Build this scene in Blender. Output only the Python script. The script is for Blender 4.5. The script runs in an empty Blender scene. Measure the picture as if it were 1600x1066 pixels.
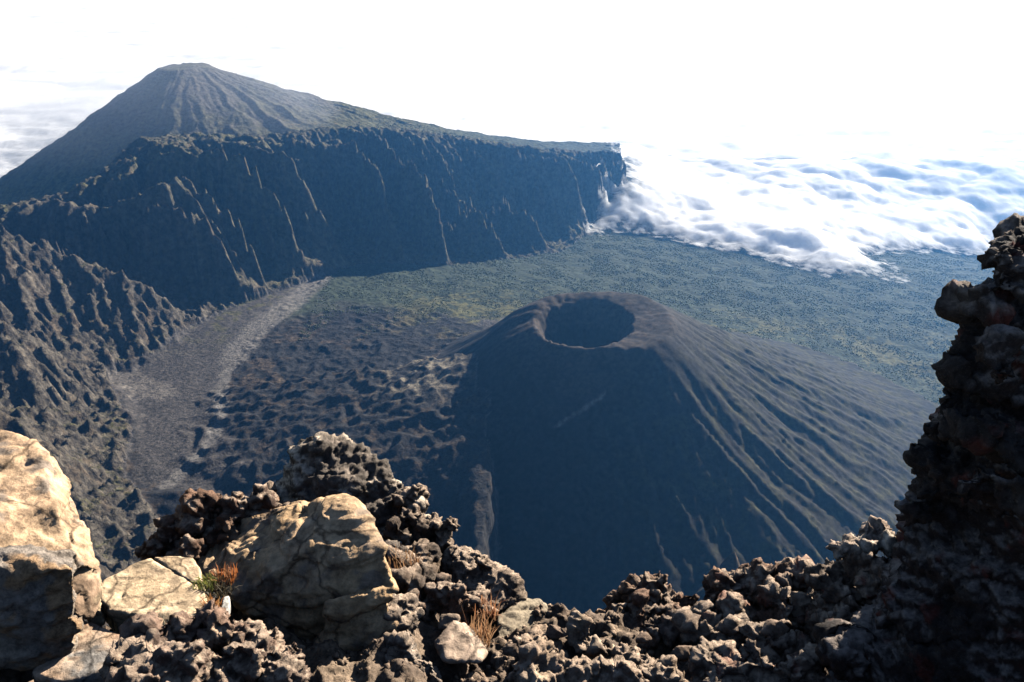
import bpy, bmesh, math, random
import numpy as np
from mathutils import Vector

scene = bpy.context.scene
COL = scene.collection
R = math.radians

# ------------------------------------------------------------------ camera
PITCH, FPX = R(25.0), 1300.0                  # focal length in pixels of a 1600 px wide frame
cam_d = bpy.data.cameras.new("camera")
cam_d.sensor_width = 36.0
cam_d.lens = 36.0 * FPX / 1600.0
cam_d.clip_start, cam_d.clip_end = 0.05, 300000.0
cam = bpy.data.objects.new("camera", cam_d)
cam.rotation_euler = (math.pi / 2 - PITCH, 0, 0)
COL.objects.link(cam)
scene.camera = cam

# ------------------------------------------------------------------ sun, sky, exposure
SUN_AZ, SUN_EL = R(40.0), R(24.5)             # azimuth to the right of the view
SUN = Vector((math.sin(SUN_AZ) * math.cos(SUN_EL), math.cos(SUN_AZ) * math.cos(SUN_EL), math.sin(SUN_EL)))
world = bpy.data.worlds.new("World")
scene.world = world
world.use_nodes = True
wn = world.node_tree
bg = wn.nodes["Background"]
sky = wn.nodes.new("ShaderNodeTexSky")
sky.sky_type = 'NISHITA'
sky.sun_disc = False
sky.sun_elevation, sky.sun_rotation = SUN_EL, SUN_AZ
sky.altitude = 4500.0
wn.links.new(sky.outputs[0], bg.inputs[0])
bg.inputs[1].default_value = 0.05
sun_d = bpy.data.lights.new("sun", 'SUN')
sun_d.energy, sun_d.angle, sun_d.color = 5.0, R(0.5), (1.0, 0.91, 0.78)
sun = bpy.data.objects.new("sun", sun_d)
sun.rotation_euler = (-SUN).to_track_quat('-Z', 'Y').to_euler()
COL.objects.link(sun)
vs = scene.view_settings
vs.view_transform, vs.look, vs.exposure, vs.gamma = 'Standard', 'None', 1.55, 1.0
cy = scene.cycles
cy.max_bounces, cy.diffuse_bounces, cy.glossy_bounces, cy.transparent_max_bounces = 4, 0, 1, 12
cy.volume_bounces = 0
cy.use_denoising = True
cy.denoiser = 'OPENIMAGEDENOISE'


def P(u, v, y):
    """World point at forward distance y seen at photo pixel (u, v) of 1600 x 1066."""
    x, q = (u - 800) / FPX, (533 - v) / FPX
    a = math.cos(PITCH) + math.sin(PITCH) * q
    b = -math.sin(PITCH) + math.cos(PITCH) * q
    t = y / a
    return (x * t, y, b * t)


def PZ(u, v, z):
    x, q = (u - 800) / FPX, (533 - v) / FPX
    a = math.cos(PITCH) + math.sin(PITCH) * q
    b = -math.sin(PITCH) + math.cos(PITCH) * q
    t = z / b
    return (x * t, a * t, z)


def tag(o, label, cat, kind=None, group=None):
    o["label"], o["category"] = label, cat
    if kind:
        o["kind"] = kind
    if group:
        o["group"] = group
    return o


# ------------------------------------------------------------------ numpy noise
def _perm(seed):
    r = np.random.RandomState(seed).permutation(256)
    return np.concatenate([r, r, r])


def noise2(x, y, seed=0):
    p = _perm(seed)
    xi, yi = np.floor(x).astype(np.int64), np.floor(y).astype(np.int64)
    xf, yf = x - xi, y - yi
    xi &= 255; yi &= 255
    ang = np.random.RandomState(seed + 7).rand(256) * 2 * np.pi
    gx, gy = np.cos(ang), np.sin(ang)
    u = xf * xf * xf * (xf * (xf * 6 - 15) + 10)
    v = yf * yf * yf * (yf * (yf * 6 - 15) + 10)

    def g(i, j, fx, fy):
        h = p[p[i] + j]
        return gx[h] * fx + gy[h] * fy
    a = g(xi, yi, xf, yf); b = g(xi + 1, yi, xf - 1, yf)
    c = g(xi, yi + 1, xf, yf - 1); d = g(xi + 1, yi + 1, xf - 1, yf - 1)
    return ((a + u * (b - a)) * (1 - v) + (c + u * (d - c)) * v) * 1.5


def fbm2(x, y, seed=0, octv=5, gain=0.5, lac=2.03):
    s, a = 0, 1
    for k in range(octv):
        s = s + a * noise2(x + 13.7 * k, y - 7.1 * k, seed + k)
        x, y, a = x * lac, y * lac, a * gain
    return s


def ridged2(x, y, seed=0, octv=5, gain=0.55, lac=2.05):
    s, a, w = 0, 1, 1
    for k in range(octv):
        n = 1 - np.abs(noise2(x + 3.3 * k, y + 9.2 * k, seed + k)) * 1.4
        n = np.clip(n, 0, 1) ** 2
        s = s + a * n * w
        w = np.clip(n * 1.6, 0, 1)
        x, y, a = x * lac, y * lac, a * gain
    return s


def noise3(x, y, z, seed=0):
    p = _perm(seed)
    xi, yi, zi = (np.floor(c).astype(np.int64) for c in (x, y, z))
    xf, yf, zf = x - xi, y - yi, z - zi
    xi &= 255; yi &= 255; zi &= 255
    rs = np.random.RandomState(seed + 5)
    G = rs.normal(size=(256, 3)); G /= np.linalg.norm(G, axis=1)[:, None]
    f = lambda t: t * t * t * (t * (t * 6 - 15) + 10)
    u, v, w = f(xf), f(yf), f(zf)

    def g(i, j, k):
        h = p[p[p[xi + i] + yi + j] + zi + k]
        return G[h, 0] * (xf - i) + G[h, 1] * (yf - j) + G[h, 2] * (zf - k)
    l = lambda a, b, t: a + t * (b - a)
    return 1.5 * l(l(l(g(0, 0, 0), g(1, 0, 0), u), l(g(0, 1, 0), g(1, 1, 0), u), v),
                   l(l(g(0, 0, 1), g(1, 0, 1), u), l(g(0, 1, 1), g(1, 1, 1), u), v), w)


def fbm3(p, sc, seed=0, octv=4, gain=0.5):
    s, a = 0, 1
    q = p * sc
    for k in range(octv):
        s = s + a * noise3(q[:, 0] + 5.2 * k, q[:, 1] + 1.3 * k, q[:, 2] - 3.1 * k, seed + k)
        q, a = q * 2.07, a * gain
    return s


def worley3(p, sc, seed=0):
    """F1 distance (cells of size 1/sc) and F2-F1."""
    q = p * sc
    c = np.floor(q).astype(np.int64)
    f = q - c
    f1 = np.full(len(q), 9.0); f2 = np.full(len(q), 9.0)
    R3 = np.random.RandomState(seed).rand(256, 3)
    pm = _perm(seed + 1)
    for i in (-1, 0, 1):
        for j in (-1, 0, 1):
            for k in (-1, 0, 1):
                h = pm[pm[pm[(c[:, 0] + i) & 255] + ((c[:, 1] + j) & 255)] + ((c[:, 2] + k) & 255)]
                d = np.sqrt((i + R3[h, 0] - f[:, 0]) ** 2 + (j + R3[h, 1] - f[:, 1]) ** 2 + (k + R3[h, 2] - f[:, 2]) ** 2)
                m = d < f1
                f2 = np.where(m, f1, np.minimum(f2, d)); f1 = np.where(m, d, f1)
    return f1, f2 - f1


def smooth(a, b, x):
    t = np.clip((x - a) / (b - a), 0, 1)
    return t * t * (3 - 2 * t)


def smax(a, b, k):
    h = np.clip(0.5 + 0.5 * (a - b) / k, 0, 1)
    return b + h * (a - b) + k * h * (1 - h)


def poly_near(X, Y, pts):
    """distance to an open polyline, and z and arc length interpolated along it."""
    best = np.full(X.shape, 1e12); bz = np.zeros(X.shape); bs = np.zeros(X.shape); s0 = 0.0
    for (ax, ay, az), (bx, by, bzz) in zip(pts[:-1], pts[1:]):
        dx, dy = bx - ax, by - ay
        L2 = dx * dx + dy * dy
        t = np.clip(((X - ax) * dx + (Y - ay) * dy) / L2, 0, 1)
        d = (X - ax - t * dx) ** 2 + (Y - ay - t * dy) ** 2
        m = d < best
        best = np.where(m, d, best); bz = np.where(m, az + t * (bzz - az), bz)
        bs = np.where(m, s0 + t * math.sqrt(L2), bs)
        s0 += math.sqrt(L2)
    return np.sqrt(best), bz, bs


def inside(X, Y, pts):
    r = np.zeros(X.shape, bool)
    n = len(pts)
    for i in range(n):
        (x1, y1), (x2, y2) = pts[i][:2], pts[(i + 1) % n][:2]
        if y1 == y2:
            continue
        c = ((y1 > Y) != (y2 > Y)) & (X < (x2 - x1) * (Y - y1) / (y2 - y1) + x1)
        r ^= c
    return r


def tps(ctrl, X, Y, lam=1.0):
    c = np.array(ctrl, float)
    sc = 1000.0
    px, py = c[:, 0] / sc, c[:, 1] / sc

    def U(r2):
        return np.where(r2 > 1e-12, r2 * np.log(np.maximum(r2, 1e-12)), 0)
    n = len(c)
    K = U((px[:, None] - px) ** 2 + (py[:, None] - py) ** 2) + lam * 0.01 * np.eye(n)
    Pm = np.c_[np.ones(n), px, py]
    A = np.block([[K, Pm], [Pm.T, np.zeros((3, 3))]])
    w = np.linalg.solve(A, np.r_[c[:, 2], 0, 0, 0])
    out = w[n] + w[n + 1] * X / sc + w[n + 2] * Y / sc
    for i in range(n):
        out = out + w[i] * U((X / sc - px[i]) ** 2 + (Y / sc - py[i]) ** 2)
    return out


def erode(H, cell, mask, n, steps, seed, k_er=0.35, k_dep=0.25, cap=6.0):
    """droplet erosion, all droplets of a batch at once"""
    rs = np.random.RandomState(seed)
    ny, nx = H.shape
    H = H / cell
    prob = (mask.ravel() + 0.02); prob = prob / prob.sum(); cdf = np.cumsum(prob)
    batch = 12000
    for b in range(n // batch):
        idx = np.searchsorted(cdf, rs.rand(batch)); idx = np.clip(idx, 0, nx * ny - 1)
        py = idx // nx + rs.rand(batch); px = idx % nx + rs.rand(batch)
        px = np.clip(px, 1, nx - 3); py = np.clip(py, 1, ny - 3)
        vx = np.zeros(batch); vy = np.zeros(batch)
        sp = np.ones(batch); wat = np.ones(batch); sed = np.zeros(batch)
        alive = np.ones(batch, bool)
        for st in range(steps):
            ix, iy = px.astype(int), py.astype(int)
            fx, fy = px - ix, py - iy
            h00 = H[iy, ix]; h10 = H[iy, ix + 1]; h01 = H[iy + 1, ix]; h11 = H[iy + 1, ix + 1]
            gx = (h10 - h00) * (1 - fy) + (h11 - h01) * fy
            gy = (h01 - h00) * (1 - fx) + (h11 - h10) * fx
            h = h00 * (1 - fx) * (1 - fy) + h10 * fx * (1 - fy) + h01 * (1 - fx) * fy + h11 * fx * fy
            vx = vx * 0.25 - gx; vy = vy * 0.25 - gy
            ln = np.sqrt(vx * vx + vy * vy) + 1e-9
            vx /= ln; vy /= ln
            nxp = np.clip(px + vx, 1, nx - 3); nyp = np.clip(py + vy, 1, ny - 3)
            jx, jy = nxp.astype(int), nyp.astype(int)
            gx2, gy2 = nxp - jx, nyp - jy
            hn = H[jy, jx] * (1 - gx2) * (1 - gy2) + H[jy, jx + 1] * gx2 * (1 - gy2) + H[jy + 1, jx] * (1 - gx2) * gy2 + H[jy + 1, jx + 1] * gx2 * gy2
            dh = hn - h
            c = np.maximum(-dh, 0.01) * sp * wat * cap * 0.1
            mk = mask[iy, ix]
            er = np.where((dh > 0) | (sed > c), 0, np.minimum((c - sed) * k_er, -dh * 0.8)) * mk
            dep = np.where(dh > 0, np.minimum(dh, sed), np.where(sed > c, (sed - c) * k_dep, 0))
            dl = (dep - er) * alive
            for (a, bb, wgt) in ((0, 0, (1 - fx) * (1 - fy)), (0, 1, fx * (1 - fy)), (1, 0, (1 - fx) * fy), (1, 1, fx * fy)):
                np.add.at(H, (iy + a, ix + bb), dl * wgt)
            sed = sed - dep * alive + er * alive
            sp = np.sqrt(np.clip(sp * sp - dh * 1.5, 0.05, 6))
            wat *= 0.985
            px, py = nxp, nyp
    return H * cell


def bilin(A, fx, fy):
    ix = np.clip(fx.astype(int), 0, A.shape[1] - 2); iy = np.clip(fy.astype(int), 0, A.shape[0] - 2)
    u, v = fx - ix, fy - iy
    return A[iy, ix] * (1 - u) * (1 - v) + A[iy, ix + 1] * u * (1 - v) + A[iy + 1, ix] * (1 - u) * v + A[iy + 1, ix + 1] * u * v


# ------------------------------------------------------------------ terrain heightfield
CELL0 = 10.0
X0, X1, Y0, Y1 = -3900.0, 3900.0, 40.0, 5600.0
gx0 = np.arange(X0, X1 + 1, CELL0); gy0 = np.arange(Y0, Y1 + 1, CELL0)
X, Y = np.meshgrid(gx0, gy0)

floor_ctrl = [PZ(*c) for c in [
    (250, 740, -1150), (380, 740, -1160), (230, 600, -1150), (360, 560, -1140), (480, 440, -1130), (360, 480, -1120),
    (300, 510, -1120), (560, 412, -1140), (700, 415, -1180), (870, 395, -1260), (930, 365, -1300), (650, 480, -1140),
    (600, 640, -1140), (740, 700, -1140), (1000, 420, -1260), (1300, 560, -1300), (1460, 520, -1340),
    (1200, 420, -1330), (1380, 438, -1360), (1560, 440, -1420)]]
floor_ctrl += [(-150, 1480, -1330), (300, 1300, -1350), (900, 1500, -1350), (-500, 1500, -1190), (3600, 4000, -1600), (1000, 5500, -1600),
               (2500, 5500, -1700), (-800, 1400, -1200), (2500, 2600, -1450)]
ZF = tps(floor_ctrl, X, Y)

top = [(1500, 500, -260), (800, 160, -120), (250, -40, -10), (-200, -60, -10), (-1000, 100, -120), (-1900, 900, -320), (-2000, 1750, -500), (-1800, 2350, -610),
       P(-90, 345, 2720), P(0, 322, 2760), P(100, 300, 2860), P(155, 268, 2980), P(215, 216, 3160), P(300, 208, 3340), P(400, 211, 3560),
       P(500, 201, 3730), P(560, 198, 3830), P(620, 201, 3920), P(670, 206, 4000), P(720, 213, 4090), P(785, 223, 4230), P(850, 232, 4370), P(968, 239, 4600)]
foot = [(1500, 1300, -1350), (500, 1190, -1350), (0, 1160, -1330), (-430, 1230, -1250), (-720, 1440, -1200), PZ(195, 745, -1150), PZ(208, 680, -1150), PZ(165, 592, -1145),
        PZ(240, 560, -1135), PZ(302, 513, -1120), PZ(362, 482, -1120), PZ(480, 442, -1130), PZ(560, 414, -1140), PZ(700, 416, -1180), PZ(870, 396, -1260), PZ(932, 362, -1300)]
foot_end = foot[-1]
foot2 = foot + [(foot_end[0] + 260, foot_end[1] + 420, -1400), (700, 5000, -1500)]
top_end = top[-1]
inF = inside(X, Y, foot2 + [(900, 6500, 0), (7000, 6500, 0), (7000, 900, 0)])
outT = ~inside(X, Y, top + [(top_end[0] + 60, top_end[1] + 200, 0), (800, 6500, 0), (7000, 6500, 0), (7000, 500, 0)])
df, zf_, sf = poly_near(X, Y, foot2)
dt, zt, st = poly_near(X, Y, top)
t = df / (df + dt + 1e-6)
t = np.where(inF, 0, np.where(outT, 1, t))
far_esc = smooth(2450, 2700, Y)
# spurs and gullies running down the wall
wob = 60 * fbm2(X / 400, Y / 400, 31, 3)
sk_ = 340 * t * far_esc
sp1 = ridged2((sf + wob + sk_) / np.where(far_esc > 0.5, 215.0, 250.0), t * 0.35 + 0.3, 5, 3)
sp2 = ridged2((sf + wob * 0.6 + sk_) / 105.0, t * 1.2, 9, 3)
bell = np.clip(4 * t * (1 - t), 0, 1)
tt = np.clip(t + bell * (((0.2 + 0.55 * far_esc) * (sp1 - 0.75)) + (0.09 + 0.12 * far_esc) * (sp2 - 0.7)), 0, 1)
tt = np.where(inF, 0, np.where(outT, 1, tt))
g = np.where(far_esc > 0.5, 1 - (1 - tt) ** 1.9, 0.75 * tt + 0.25 * tt ** 2)
rag = (ridged2(X / 300, Y / 300, 40, 6) - 0.9) * bell
Z = np.where(inF, ZF, zf_ + (zt - zf_) * g) + rag * np.where(far_esc > 0.5, 26, 40)
# plateau behind the rim
back = outT * (1 - np.exp(-dt / 260.0))
Z = np.where(outT, zt - np.where(Y > 2600, 150, 20) * back - 0.36 * dt * smooth(-900, -1700, X) * (Y > 2600) + 10 * fbm2(X / 160, Y / 160, 3, 4), Z)
# Little Meru like summit behind the rim
mx, my, mz = P(300, 104, 4300)
ax, ay = X - mx, Y - my
ang = np.arctan2(ax, -ay)
rr = np.sqrt(ax ** 2 + (ay * 0.9) ** 2)
right = smooth(-0.2, 1.0, np.sin(ang))
slope = 0.62 * (1 - right) + 0.36 * right
r0 = 150 - 95 * right
pk = mz - slope * np.maximum(rr - r0, 0) + 0.00005 * np.minimum(np.maximum(rr - 400, 0), 2500) ** 2 * right
pk = pk + 16 * np.exp(-(((X - P(335, 98, 4300)[0]) / 45) ** 2 + ((Y - 4260) / 80) ** 2)) + 13 * np.exp(-(((X - P(300, 98, 4300)[0]) / 60) ** 2 + ((Y - 4260) / 80) ** 2))
pk = pk + np.minimum(rr / 500, 1) * (14 * (ridged2(ang * 4.0 + 0.3 * fbm2(X / 300, Y / 300, 2, 3), rr / 900, 71, 4) - 0.8) + 7 * fbm2(X / 90, Y / 90, 8, 4))
mtn = np.where(outT & (Y > 2600), 1, 0)
Z = np.where(mtn > 0, smax(Z, pk, 40), Z)
is_mtn = (mtn > 0) & (pk > Z - 30)


def ridge(Z, pts, sl, k, rough=1.0, seed=0):
    d, z, s = poly_near(X, Y, pts)
    n = ridged2(X / 130, Y / 130, 90 + seed, 5) - 0.8
    return smax(Z, z - sl * d * (1 + 0.25 * n) + 15 * rough * n, k)


# rocky spurs at the left
Z = ridge(Z, [P(-90, 330, 2330), P(0, 360, 2350), P(60, 378, 2400), P(130, 408, 2430), P(200, 433, 2455), P(262, 474, 2485), P(302, 508, 2515)], 0.95, 20, 1.3, 1)
Z = ridge(Z, [P(-110, 470, 1880), P(0, 505, 1930), P(60, 525, 1990), P(110, 562, 2030), P(165, 594, 2090), P(204, 655, 1930), P(212, 700, 1830)], 1.0, 20, 1.3, 2)
Z = ridge(Z, [P(-80, 610, 1500), P(0, 640, 1560), P(90, 690, 1600), P(150, 735, 1640), P(190, 750, 1690)], 0.9, 20, 1.1, 3)
# knolls near the foot of our own wall
Z = ridge(Z, [P(110, 800, 1560), P(200, 770, 1600), P(330, 768, 1610), P(400, 790, 1580)], 0.55, 15, 0.5, 4)
Z = ridge(Z, [P(90, 850, 1400), P(200, 838, 1420), P(290, 822, 1450)], 0.6, 15, 0.4, 6)

# lava field : lobes and flow ridges left of the cone
lx, ly = PZ(560, 600, -1140)[:2]
sandp = [PZ(u, v, -1145) for u, v in [(165, 590), (215, 680), (200, 748), (330, 772), (392, 745), (368, 690), (345, 620), (378, 550), (425, 508), (490, 455), (535, 425), (480, 438), (400, 475), (330, 508), (250, 560)]]
swx, swy = X + 18 * fbm2(X / 70, Y / 70, 150, 4), Y + 18 * fbm2(X / 70, Y / 70, 155, 4)
sd, _, _ = poly_near(swx, swy, sandp + [sandp[0]])
sand = smooth(-12, 16, np.where(inside(swx, swy, sandp), sd, -sd)) * inF
lava = (1 - sand) * np.exp(-(((X - lx) / 520) ** 2 + ((Y - ly + 20) / 560) ** 2) ** 2) * inF
wx = X + 90 * fbm2(X / 260, Y / 260, 51, 3); wy = Y + 90 * fbm2(X / 260, Y / 260, 57, 3)
lob = ridged2(wx / 190, wy / 120, 60, 5) - 0.7
Z = Z + lava * (lob * 9 + 3 * fbm2(X / 40, Y / 40, 62, 3)) * (0.25 + 0.95 * smooth(-0.4, 0.5, fbm2(X / 330, Y / 330, 170, 3)))
dx_, dy_ = PZ(665, 625, -1120)[:2]
dome = np.exp(-(((X - dx_) / 120) ** 2 + ((Y - dy_) / 130) ** 2) ** 1.5)
Z = Z + dome * (48 + 34 * (ridged2(X / 75, Y / 110, 66, 4) - 0.7))

# ash cone
cx, cyc = 194.0, 2045.0
dx, dy = X - cx, Y - cyc
r = np.sqrt(dx * dx + dy * dy)
ph = np.arctan2(dx, -dy)                      # 0 = towards the camera, + = to the right
cph, sph = np.cos(ph), np.sin(ph)
rimz = -899.5 - 8.5 * cph + 3 * sph + 3 * noise2(np.cos(ph) * 1.6 + 4, np.sin(ph) * 1.6, 12) + 2.5 * fbm2(np.cos(ph) * 6 + 4, np.sin(ph) * 6, 13, 3)
rightk = smooth(0.15, 0.95, sph); backk = smooth(0.2, 0.95, -cph); leftk = smooth(0.1, 0.9, -sph)
r0c = 134 + 100 * rightk + 45 * backk * (1 - rightk)
crest = rimz + 10 * backk * smooth(118, 175, r) + 8 * rightk * smooth(125, 235, r)
rb = np.maximum(r - r0c, 0)
gl = 0.28 * (1 - smooth(0, 190, rb)) * leftk * smooth(-0.9, 0.2, -cph)
rib = ridged2(ph * 7.0 + 0.4 * fbm2(X / 230, Y / 230, 44, 3), r / 900, 45, 4) - 0.8
rib2 = ridged2(ph * 24.0 + 0.6 * fbm2(X / 130, Y / 130, 46, 3), r / 420, 47, 5) - 0.7
ribamp = smooth(0.0, 0.6, sph + 0.15) * 1.0 + 0.22
cone = crest - rb * (0.70 - gl - 0.12 * smooth(0.1, 0.9, sph) * smooth(0.35, -0.3, cph)) + 0.00017 * np.maximum(rb - 150, 0) ** 2 * np.where(rb < 1400, 1, 0)
cone = np.where(rb > 1300, -1700, cone)
cone = cone + ribamp * smooth(10, 330, rb) * (1 - 0.6 * smooth(500, 900, rb)) * (7 * rib + 3.5 * rib2) + 1.2 * fbm2(X / 30, Y / 30, 49, 3)
inner = rimz - 2.0 * np.maximum(130 + 8 * fbm2(cph * 2, sph * 2, 15, 4) - r, 0)
inner = np.maximum(inner, -1045)
cone = np.where(r < 142, np.minimum(inner, cone), cone)
coneK = 20
is_cone = cone > Z - 4
Z = np.where(r < 150, cone, smax(cone, Z, coneK))

# rough lava apron leaning against the left of the cone, its edge running down towards us
edge = -0.036 * Y + 14 * fbm2(X / 90, Y / 60, 130, 4)
ra = np.hypot(X + 60, (Y - 2035))
apn = ridged2(wx / 120, wy / 90, 133, 5) - 0.75
zap = -1008 - 0.17 * ra - 0.3 * np.maximum(1690 - Y, 0) * smooth(25, 70, edge - X) + apn * 10 * smooth(30, 120, ra) * smooth(1480, 1700, Y)
zap = np.where((X < edge + 30) & (Y < 2120), zap - 7.0 * np.maximum(X - edge, 0), -3000)
Z = np.where(r > 150, smax(zap, Z, 6), Z)
is_cone = is_cone & ~(zap > cone - 3)

kx, ky, kz = P(1146, 856, 1372)
kn = np.exp(-(((X - kx) / 42) ** 2 + ((Y - ky) / 34) ** 2))
Z = Z + kn * (np.maximum(kz - Z, 0) * (0.9 + 0.1 * fbm2(X / 45, Y / 45, 160, 3)))

# hill at the far right of the plain and a gentle roughness
hx, hy, hz = P(1455, 398, 4300)
Z = np.where(inF & (Y > 3300), smax(Z, hz - 0.22 * np.sqrt((X - hx) ** 2 * 0.5 + ((Y - hy)) ** 2) + 10 * fbm2(X / 150, Y / 150, 77, 4), 25), Z)
plain = inF & ~is_cone & (sand < 0.2) & (lava < 0.3)
Z = Z + np.where(plain & (Y > 2500), 9 * fbm2(X / 210, Y / 210, 80, 5), 0)

# our own slope just in front of the ledge drops away below every line of sight
own = -14 - 1.25 * np.maximum(Y - 12, 0) - 0.25 * np.abs(X) + 18 * (ridged2(X / 110, Y / 110, 88, 5) - 0.8)
Z = np.where((Y < 1150) & (np.abs(X) < 2 * Y + 300), np.where(X < -0.45 * Y, np.minimum(Z, np.maximum(own, Z - 40)), np.minimum(Z, own)), Z)
Z = np.maximum(Z, np.where(inF, ZF - 60, -2000))

emask = np.where(inF & ~is_cone, 0.05, 1.0) * np.where(outT & ~is_mtn, 0.3, 1.0)
emask = np.where(is_cone, np.where(sph > -0.1, 0.5, 0.2), emask)
emask = np.where(is_mtn, 0.35, emask)
emask = np.where((r < 240), 0.0, emask)
emask = emask * (Y > 1000)
Z0_ = Z.copy()
Z = erode(Z, CELL0, emask, 108000, 55, 1)

Z = np.where(inF & ~is_cone, Z0_ + np.clip(Z - Z0_, -3, 5), Z)

# finer grid
CELL = 5.0
gx = np.arange(X0, X1 + 1, CELL); gy = np.arange(Y0, Y1 + 1, CELL)
XF, YF = np.meshgrid(gx, gy)
FX, FY = (XF - X0) / CELL0, (YF - Y0) / CELL0
up = lambda A: bilin(A.astype(float), FX, FY)
Z = up(Z); T = up(t); LAVA = up(lava); SAND = up(sand); APR = up((zap > cone - 10) & (r > 150)); DOME = up(dome); KN = up(kn); CONE = up(is_cone); MTN = up(is_mtn); INF = up(inF); OUT = up(outT)
RC = np.hypot(XF - cx, YF - cyc); PHC = np.arctan2(XF - cx, -(YF - cyc))
rough = np.where(INF > 0.5, np.where(LAVA > 0.3, 4.0, 1.2), np.where(OUT > 0.5, 1.5, 8.0))
rough = np.where(CONE > 0.5, 0.8, rough) * (1 - 0.8 * SAND)
craggy = (INF < 0.5) & (XF < -700) & (YF < 2650)
Z = Z + rough * (ridged2(XF / 46, YF / 46, 101, 4) - 0.8) + np.where(craggy, 15.0, 0) * (ridged2(XF / 70 + 0.4 * T, YF / 110, 104, 6, 0.68) - 0.8)

gzy, gzx = np.gradient(Z, CELL)
SL = np.sqrt(gzx ** 2 + gzy ** 2)
# real surface colours by what grows or lies there
n1 = fbm2(XF / 220, YF / 220, 111, 5); n2 = fbm2(XF / 40, YF / 40, 117, 4); n3 = fbm2(XF / 12, YF / 12, 121, 2)


def colr(*c):
    return np.array(c)[None, None, :]


def mix(A, B, m):
    m = np.clip(m, 0, 1)[..., None]
    return A * (1 - m) + B * m


ASH, ASHP, LAV, BRN, GRN, FOR, TAN, ROCK = colr(.068, .062, .059), colr(.135, .125, .115), colr(.022, .021, .021), colr(.085, .062, .042), colr(.078, .074, .032), colr(.034, .043, .028), colr(.22, .145, .07), colr(.085, .074, .060)
C = np.broadcast_to(ASH, XF.shape + (3,)).copy()
# walls: rock where steep, olive scrub where not
wall = (INF < 0.5) & (OUT < 0.5)
scrub = smooth(0.95, 0.45, SL + 0.25 * n2) * smooth(-0.5, 0.5, n1)
farw = smooth(2500, 3000, YF)
CW = mix(np.broadcast_to(ROCK, C.shape), np.broadcast_to(GRN, C.shape), np.maximum(scrub, farw * (0.55 + 0.4 * n1)))
CW = mix(CW, np.broadcast_to(BRN, C.shape), smooth(0.1, 0.7, n2 + 0.3 * n1) * 0.6)
CW = mix(CW, np.broadcast_to(colr(.034, .030, .026), C.shape), smooth(0.0, 0.5, fbm2(XF / 26, YF / 26, 131, 4)) * 0.75 * (1 - 0.5 * farw))
CW = mix(CW, np.broadcast_to(colr(.16, .135, .105), C.shape), smooth(0.35, 0.7, fbm2(XF / 34, YF / 34, 137, 4)) * 0.6 * (1 - 0.6 * farw))
C = np.where(wall[..., None], CW, C)
# plateau and summit
CP = mix(np.broadcast_to(GRN, C.shape), np.broadcast_to(TAN, C.shape), smooth(0.0, 0.35, n1 * 0.6 + n2 * 0.6) * (1 - smooth(0.1, 0.3, SL)) * (XF < -500))
CP = mix(CP, np.broadcast_to(FOR, C.shape), smooth(-700, 0, XF) * 0.7)
CM = mix(np.broadcast_to(colr(.085, .075, .06), C.shape), np.broadcast_to(GRN, C.shape), smooth(-0.2, 0.5, n2 + n1) * 0.6)
C = np.where((OUT > 0.5)[..., None], mix(CP, CM, MTN * smooth(-760, -700, Z)), C)
# valley floor
fl = (INF > 0.5) & (CONE < 0.5)
forest = smooth(-0.35, 0.25, (YF - 2750 - 0.15 * (XF - 300)) / 500 + 0.5 * n1 + 2.2 * smooth(300, 800, XF))
CFl = mix(np.broadcast_to(ASH, C.shape), np.broadcast_to(FOR, C.shape) * (1 + 0.3 * n2[..., None] + 0.2 * n3[..., None]), forest)
CFl = mix(CFl, np.broadcast_to(LAV, C.shape) * (1 + 0.5 * n2[..., None]), smooth(0.15, 0.45, LAVA))
CFl = mix(CFl, np.broadcast_to(BRN, C.shape) * 0.8, smooth(0.15, 0.6, LAVA) * smooth(0.15, 0.6, n1 + 0.6 * n2) * 0.7)
CFl = mix(CFl, np.broadcast_to(GRN, C.shape), smooth(2350, 2650, YF) * smooth(-500, -250, XF) * smooth(-0.1, 0.4, n2 + n1) * 0.9 * smooth(3100, 2800, YF))


def strip(pts, w, jag=7):
    p = [PZ(u, v, z) for u, v, z in pts]
    d, _, _ = poly_near(XF + jag * n2, YF + jag * n2, p)
    return 1 - smooth(w * 0.45, w, d)


CFl = mix(CFl, np.broadcast_to(LAV * 1.2, C.shape) * (1 + 0.4 * n2[..., None]), APR)
CFl = mix(CFl, np.broadcast_to(BRN * 0.55, C.shape), APR * smooth(0.0, 0.5, n2) * 0.8)
CFl = mix(CFl, np.broadcast_to(colr(.060, .054, .050), C.shape) * (1 + 0.25 * n2[..., None]), SAND)
CFl = mix(CFl, np.broadcast_to(GRN * 0.8, C.shape), SAND * smooth(2250, 2600, YF) * smooth(0.15, 0.5, n2 + 0.4 * n1) * 0.8)
CFl = mix(CFl, np.broadcast_to(colr(.19, .165, .125), C.shape), DOME * (1 - 0.0 * APR) * smooth(-0.1, 0.2, n2 + 0.3 * n1) * 0.9)
chan = np.maximum(strip([(500, 438, -1130), (450, 480, -1130), (400, 520, -1140), (365, 560, -1140)], 62), strip([(365, 555, -1140), (345, 610, -1145), (350, 650, -1150), (330, 700, -1150), (260, 760, -1150)], 24))
CFl = mix(CFl, np.broadcast_to(ASHP, C.shape) * 0.95, chan * 0.85)
fan = strip([(175, 590, -1145), (215, 605, -1145), (250, 615, -1145)], 60, 25)
CFl = mix(CFl, np.broadcast_to(colr(.14, .125, .11), C.shape), fan * 0.7)
C = np.where(fl[..., None], CFl, C)
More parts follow.
